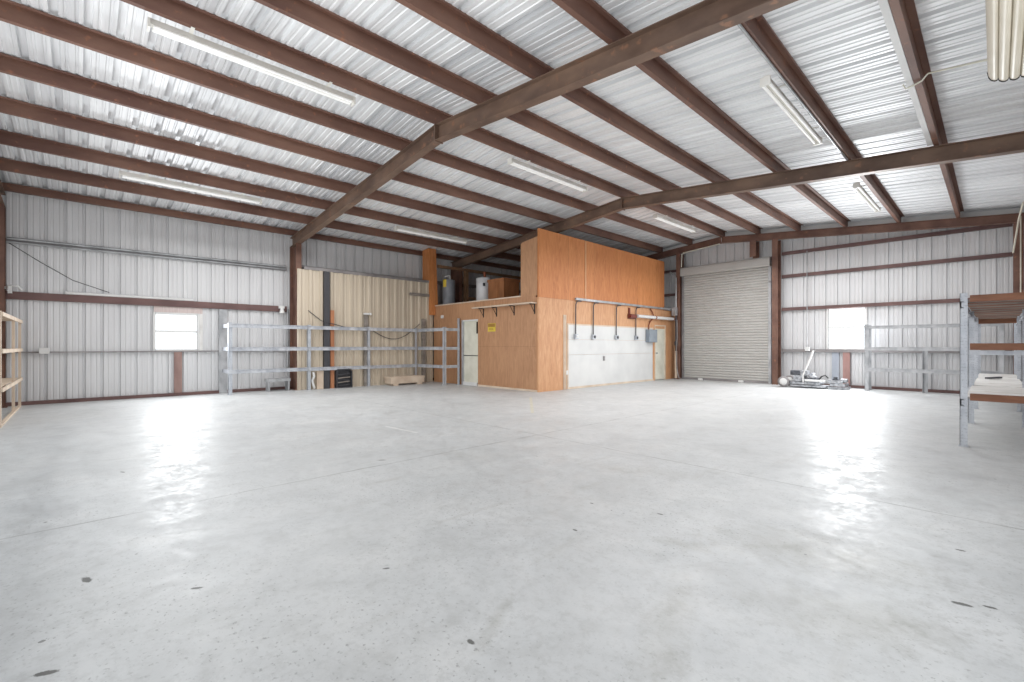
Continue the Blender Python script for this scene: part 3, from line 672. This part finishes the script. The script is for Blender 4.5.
m=MB(); m.tube([(-8.0,16.19,4.15),(-7.98,16.19,4.60),(-7.92,16.19,4.664),(-6.6,16.19,4.785)],.02,6); tag(m.build('conduit_run',M['white_dirty']),'thin pale conduit following the rafter above the roll-up door','conduit')
m=MB(); m.tube([(.28,16.1,3.45),(.36,15.6,4.15),(.42,15.3,4.45)],.018,6); tag(m.build('stay_rod',M['cream']),'pale rod slanting up the column at the right end of the far wall','rod')
m=MB(); m.tube([(.40,16.1,0.0),(.40,16.1,4.3)],.014,6); tag(m.build('conduit_run',M['cream']),'thin pale conduit down the right end column','conduit')
m=MB(); m.tube([(-4.05,WF-.09,.02),(-4.05,WF-.09,4.2)],.012,6); tag(m.build('conduit_run',M['conduit']),'thin vertical conduit on the far wall left of the window','conduit')
m=MB(); m.box((-4.1,WF-.13,1.08),(-3.98,WF-.06,1.2)); tag(m.build('outlet_box',M['white'],bevel=.006),'small white box on the sill girt left of the far window','outlet box')

# ------------------------------------------------------------------ slotted steel racks
def post(t,x,y,h,sx,sy,mat=None,w=.075,z0=0,foot=True):
    """slotted angle: legs point to +sx and +sy"""
    m=MB(); m.box((x,y,z0),(x+sx*w,y+sy*.006,h)); m.box((x,y,z0),(x+sx*.006,y+sy*w,h))
    p=m.build('post',mat or M['post'],t)
    if foot:
        m=MB(); m.box((x-sx*.012,y-sy*.012,0),(x+sx*(w+.01),y+sy*(w+.01),.01)); m.build('foot_plate',mat or M['galv'],p)
    return p
def rail(t,p,q,h=.085,w=.03,mat=None,name='beam'):
    m=MB(); m.bar(p,q,[(-w/2,-h/2),(w/2,-h/2),(w/2,-h/2+.012),(-w/2+.012,-h/2+.012),(-w/2+.012,h/2-.012),(w/2,h/2-.012),(w/2,h/2),(-w/2,h/2)]); return m.build(name,mat or M['galv'],t)
LV=(1.755,1.16,.585)
# along the left wall, turning the corner along the office front
fx=-13.27
t=thing('steel_rack','long bare galvanised rack along the left wall, turning along the plywood office','rack',(fx,5.5,0))
ys=(2.73,4.66,6.44,8.19)
for i,y in enumerate(ys):
    post(t,fx,y,1.83,-1,1 if i<3 else -1,w=.085)
for z in LV: rail(t,(fx-.02,ys[0]+.02,z),(WL+.035,ys[0]+.02,z),.09,.03,name='cross_tie')
for a,b_ in zip(ys,ys[1:]):
    for z in LV: rail(t,(fx+.016,a-.005,z),(fx+.016,b_+.01,z),.1)
xb,ya,yb=-11.84,8.28,8.86
post(t,xb,ya,1.83,-1,1,w=.085); post(t,xb+.03,yb,2.12,-1,-1,w=.085)
for z in LV:
    rail(t,(fx+.035,8.21,z),(xb+.005,ya-.02,z),.1); rail(t,(xb+.016,yb,z),(xb+.016,ya,z),.09,name='cross_tie')
# far wall rack
t=thing('steel_rack','dull grey rack along the far wall right of the window','rack',(-1.2,16,0))
xa,xb,ya,yb=-2.50,.14,15.80,16.22
for x,sx in ((xa,1),(xb,-1)):
    post(t,x,ya,1.83,sx,1,M['galv_dull'],.09); post(t,x,yb,1.83,sx,-1,M['galv_dull'],.09)
    for z in LV: rail(t,(x+sx*.03,ya+.05,z),(x+sx*.03,yb-.05,z),.05,.02,M['galv_dull'],'cross_tie')
post(t,-1.33,yb,1.16,1,-1,M['galv_dull'],.1)
for z in LV:
    rail(t,(xa,ya-.016,z),(xb,ya-.016,z),.07 if z>1.5 else .09,mat=M['galv_dull']); rail(t,(xa,yb+.016,z),(xb,yb+.016,z),.08,mat=M['galv_dull'])
# the near right rack with its timber shelves
RXf,RXb=-.31,.335; RY=(7.96,10.42,12.86,15.2); LR=(1.755,1.165,.545)
t=thing('steel_rack','tall galvanised rack with reddish timber shelves at the right edge','rack',(0,10.4,0))
for i,y in enumerate(RY):
    s=1 if i<3 else -1
    post(t,RXf,y,1.90,1,s,w=.07); post(t,RXb,y,1.90,-1,s,w=.06)
for a,b_ in zip(RY,RY[1:]):
    for z in LR[:1]+LR[2:]:
        rail(t,(RXf+.02,a,z),(RXf+.02,b_,z),.085,.035); rail(t,(RXb-.02,b_,z),(RXb-.02,a,z),.085,.035)
for y in RY[:1]:
    rail(t,(RXf,y+.03,1.16),(RXb,y+.03,1.16),.05,.02,name='cross_tie')
M_ends=M['redboard']
for z in LR:                                       # end boards lying across the front of the rack
    m=MB(); m.box((RXf+.09,RY[0]-.02,z+.03),(RXb+.02,RY[0]+.075,z+.112)); m.build('end_board',M_ends,t,bevel=.004)
y=RY[0]+.30; j=0
while y<14.0:                                  # spaced boards of the top shelf
    m=MB(); m.box((RXf+.04,y,1.80),(RXb-.01,y+.14,1.838)); m.build('deck_board',M['redboard'] if j%2 else M['greywood'],t); y+=.27+.02*(j%3); j+=1
m=MB(); m.box((RXf+.06,13.6,1.70),(RXb-.05,13.66,1.799)); m.build('cross_board',M_ends,t)
yy=RY[0]+.08
for j,(ln,dz) in enumerate(((2.4,0),(2.42,.008),(2.2,.0))):
    m=MB(); m.box((RXf+.045+.01*(j%2),yy,.59+dz),(RXb-.03,yy+ln,.608+dz)); m.build('deck_sheet',M['whiteply'],t,label='pale plywood sheet laid on the lowest shelf'); yy+=ln+.012
m=MB(); m.lathe((.24,9.92,1.838),[(.05,0),(.075,.03),(.07,.10),(.03,.15)],16); 
tag(m.build('white_bundle',M['white']),'white bundle lying on top of the right rack','bundle')
m=MB(); m.beam((-.12,12.3,.642),(.06,12.75,.642),.05,.03); tag(m.build('loose_batten',M['dark']),'dark batten lying on the pale sheets of the right rack','batten')

# ------------------------------------------------------------------ wooden shelf unit at the left edge
t=thing('wooden_shelf','pale pine shelf unit standing at the left edge of the view','shelf unit',(-12.1,-1.1,0))
SY0,SY1=-.86,-1.36
for x in (-10.41,-12.42,-13.66):
    for y in (SY0,SY1):
        m=MB(); m.box((x-.018,y-.04 if y==SY0 else y,0),(x+.018,y if y==SY0 else y+.04,1.78)); m.build('post',M['lumber'],t)
for z in (.58,1.17,1.74):
    m=MB(); m.box((-13.68,SY1+.0,z),(-10.38,SY0-.046,z+.018)); m.build('shelf_board',M['lumber'],t)
    m=MB(); m.box((-13.68,SY0-.002,z-.04),(-10.36,SY0+.02,z+.022)); m.build('front_rail',M['lumber'],t)
m=MB(); m.box((-13.68,SY0-.045,0),(-10.43,SY0-.001,.04)); m.build('floor_rail',M['lumber'],t)

# ------------------------------------------------------------------ things on the floor
t=thing('pallet_bench','low pale timber pallet on the floor under the left rack','pallet',(-13.1,7.6,0))
px0,px1,py0,py1=-13.22,-12.84,6.98,8.22
for y in (py0,py0+.42,py0+.82,py1-.04):
    pass
m=MB(); m.box((px0,py0,.21),(px1,py1,.27)); m.build('deck',M['lumber'],t)
for x in (px0,px1-.03):
    m=MB(); m.box((x,py0+.02,.06),(x+.03,py1-.02,.2095)); m.build('side_board',M['lumber'],t)
for y in (py0+.1,py1-.28):
    m=MB(); m.box((px0,y,0),(px1,y+.18,.0595)); m.build('runner',M['lumber'],t)
m=MB(); m.box((px0+.031,py0+.02,.06),(px1-.031,py0+.05,.209)); m.build('end_board',M['lumber'],t)
t=thing('scrap_crate','dark open crate of scrap under the left rack','crate',(-13.36,5.6,0))
cx0,cx1,cy0,cy1=-13.365,-13.22,5.46,5.94
for a,b_ in (((cx0,cy0,.0),(cx1,cy0+.03,.51)),((cx0,cy1-.03,0),(cx1,cy1,.51)),((cx0,cy0+.03,0),(cx0+.03,cy1-.03,.56)),((cx0+.03,cy0+.03,.0),(cx1,cy1-.03,.03)),((cx0+.03,cy0+.03,.53),(cx1,cy1-.03,.56))):
    m=MB(); m.box(a,b_); m.build('panel',M['dark'],t)
for i in range(5):
    m=MB(); z=.06+.075*i; m.beam((cx1-.07-.01*(i%2),cy0+.05,z+.02*(i%3)),(cx1-.05,cy1-.06,z+.03*((i+1)%3)),.07,.03); o=m.build('scrap_board',M['greywood'] if i%2 else M['dark'],t)
m=MB(); m.box((-13.36,4.93,0),(-13.32,5.12,.52)); tag(m.build('leaning_board',M['lumber']),'tan board standing on edge under the left rack next to the dark crate','board')
m=MB(); m.tube([(-13.30,4.82,.50),(-13.27,4.84,.38),(-13.32,4.80,.26),(-13.27,4.82,.12),(-13.31,4.86,.036)],.035,8); tag(m.build('crumpled_wrap',M['white']),'crumpled white wrap beside the second rack upright','wrap')
t=thing('low_table','small grey steel step under the left rack before the column','step',(-13.66,3.9,0))
m=MB(); m.box((-13.8,3.7,.26),(-13.5,4.28,.34)); m.build('top',M['galv_dull'],t)
for y in (3.72,4.22):
    m=MB(); m.box((-13.78,y,0),(-13.52,y+.04,.2595)); m.build('leg',M['galv_dull'],t)

# dismantled machine against the far wall
t=thing('floor_machine','dismantled grey wheeled machine with a white handle by the far wall','machine',(-4.0,15.8,0))
def mbx(n,a,b_,mat,p=t,bev=.006): mm=MB(); mm.box(a,b_); return mm.build(n,mat,p,bevel=bev)
Y0=15.55
for y in (Y0,Y0+.45): mbx('chassis_rail',(-4.45,y,.10),(-3.5,y+.05,.17),M['machine'])
for x in (-4.3,-3.95,-3.56): mbx('cross_member',(x,Y0+.05,.11),(x+.06,Y0+.45,.16),M['machine'])
mbx('lower_deck',(-4.25,Y0-.05,.03),(-3.35,Y0+.5,.08),M['machine'])
for y in (Y0-.08,Y0+.52):
    m=MB(); m.lathe((-4.42,y,.16),[(.06,0),(.13,.0),(.16,.015),(.16,.055),(.13,.07),(.06,.07)],24,'y'); wl=m.build('wheel',M['girt_grey'],t)
    m=MB(); m.lathe((-4.42,y-.006,.16),[(.02,0),(.10,.0),(.11,.012),(.11,.07),(.1,.082),(.02,.082)],20,'y'); m.build('hub',M['white'],wl)
eb=mbx('engine_block',(-4.2,Y0+.08,.18),(-3.9,Y0+.4,.36),M['machine'])
for i in range(5): mbx('cooling_fin',(-4.21,Y0+.1,.19+.034*i),(-3.89,Y0+.42,.20+.034*i),M['machine_dark'],eb,0)
mbx('fuel_tank',(-4.28,Y0+.1,.365),(-4.02,Y0+.36,.50),M['machine_dark'])
mbx('control_box',(-4.01,Y0+.08,.365),(-3.83,Y0+.34,.50),M['machine'])
mbx('gearbox',(-3.82,Y0+.05,.18),(-3.6,Y0+.38,.30),M['machine_dark'])
m=MB(); m.lathe((-3.72,Y0+.2,.30),[(.1,0),(.1,.05),(.06,.07),(.06,.13),(.02,.14)],18); m.build('pulley',M['machine'],t)
m=MB(); m.tube([(-3.92,Y0+.02,.12),(-3.93,Y0+.05,.36),(-3.74,Y0+.35,1.10)],.024,10); m.build('handle',M['white'],t)
m=MB(); m.tube([(-3.6,Y0+.3,.22),(-3.5,Y0+.2,.34),(-3.42,Y0+.25,.38),(-3.36,Y0+.3,.30)],.018,8); m.build('hose',M['rubber'],t)
mbx('bar_stock',(-3.86,Y0-.09,.20),(-3.34,Y0-.05,.26),M['white'])
t=thing('tray_stack','low pile of grey metal trays right of the dismantled machine','tray pile',(-3.1,15.8,0))
for j,(a,b_,z) in enumerate(((-3.30,-2.86,.0),(-3.26,-2.9,.09),(-3.30,-2.95,.18))):
    m=MB(); m.box((a,Y0+.02,z),(b_,Y0+.5,z+.02)); m.box((a,Y0+.02,z+.02),(a+.02,Y0+.5,z+.085)); m.box((b_-.02,Y0+.02,z+.02),(b_,Y0+.5,z+.085)); m.box((a+.02,Y0+.02,z+.02),(b_-.02,Y0+.04,z+.075)); m.build('tray',M['machine'],t)
m=MB(); m.lathe((-3.17,Y0+.25,.205),[(.08,0),(.08,.06),(.05,.09),(.05,.14)],16); m.build('cap',M['machine_dark'],t)
m=MB(); m.box((-3.02,Y0+.1,.203),(-2.88,Y0+.3,.30)); m.build('casting',M['machine'],t,bevel=.01)

# ------------------------------------------------------------------ light
wd=bpy.data.worlds.new('overcast sky'); sc.world=wd; wd.use_nodes=True
bg=wd.node_tree.nodes['Background']; bg.inputs[0].default_value=(.93,.97,1,1); bg.inputs[1].default_value=1.4
def area(name,loc,rot,sx,sy,power,col=(1,1,1)):
    l=bpy.data.lights.new(name,'AREA'); l.shape='RECTANGLE'; l.size=sx; l.size_y=sy; l.energy=power; l.color=col
    o=bpy.data.objects.new(name,l); C.objects.link(o); o.location=loc; o.rotation_euler=rot; return o
# fill from the added, unseen doorway openings, then daylight at the windows
area('doorway_fill',(-5.2,WN+.05,1.95),(PI/2+.55,0,0),7.8,3.7,190)
area('side_doorway_fill',(WR-.02,3.1,1.7),(PI/2+.35,0,PI/2),4.8,3.0,55)
area('left_window_daylight',(PL+.09,(WY0+WY1)/2,(WZ0+WZ1)/2),(PI/2,0,-PI/2),.84,.86,90,(.95,.98,1))
area('far_window_daylight',((VX0+VX1)/2,PF-.09,(VZ0+VZ1)/2),(PI/2,0,PI),.9,1.18,230,(.95,.98,1))
for x,y,sx,sy,e in ((-10.6,3.4,4,5,170),(-4.6,8.6,3,5,170),(-4.0,13.0,5,4,190),(-3.2,3.6,4,4,20)):
    area('overhead_fill',(x,y,3.95),(0,0,0),sx,sy,e)  # unseen overhead fill, added to even out the hall's brightness

# ------------------------------------------------------------------ camera
cam=bpy.data.cameras.new('camera'); co=bpy.data.objects.new('camera',cam); C.objects.link(co)
cam.sensor_width=36; cam.lens=457.68/1024*36; cam.shift_y=4.5/1024; cam.clip_start=.02; cam.clip_end=200
co.location=(0,0,H); co.rotation_euler=(PI/2,0,.8133)
sc.camera=co
sc.view_settings.view_transform='Standard'; sc.view_settings.look='None'; sc.view_settings.exposure=0; sc.view_settings.gamma=1
try: sc.cycles.use_denoising=True
except Exception: pass
sc.cycles.max_bounces=10; sc.cycles.diffuse_bounces=6; sc.cycles.glossy_bounces=5; sc.cycles.transparent_max_bounces=12
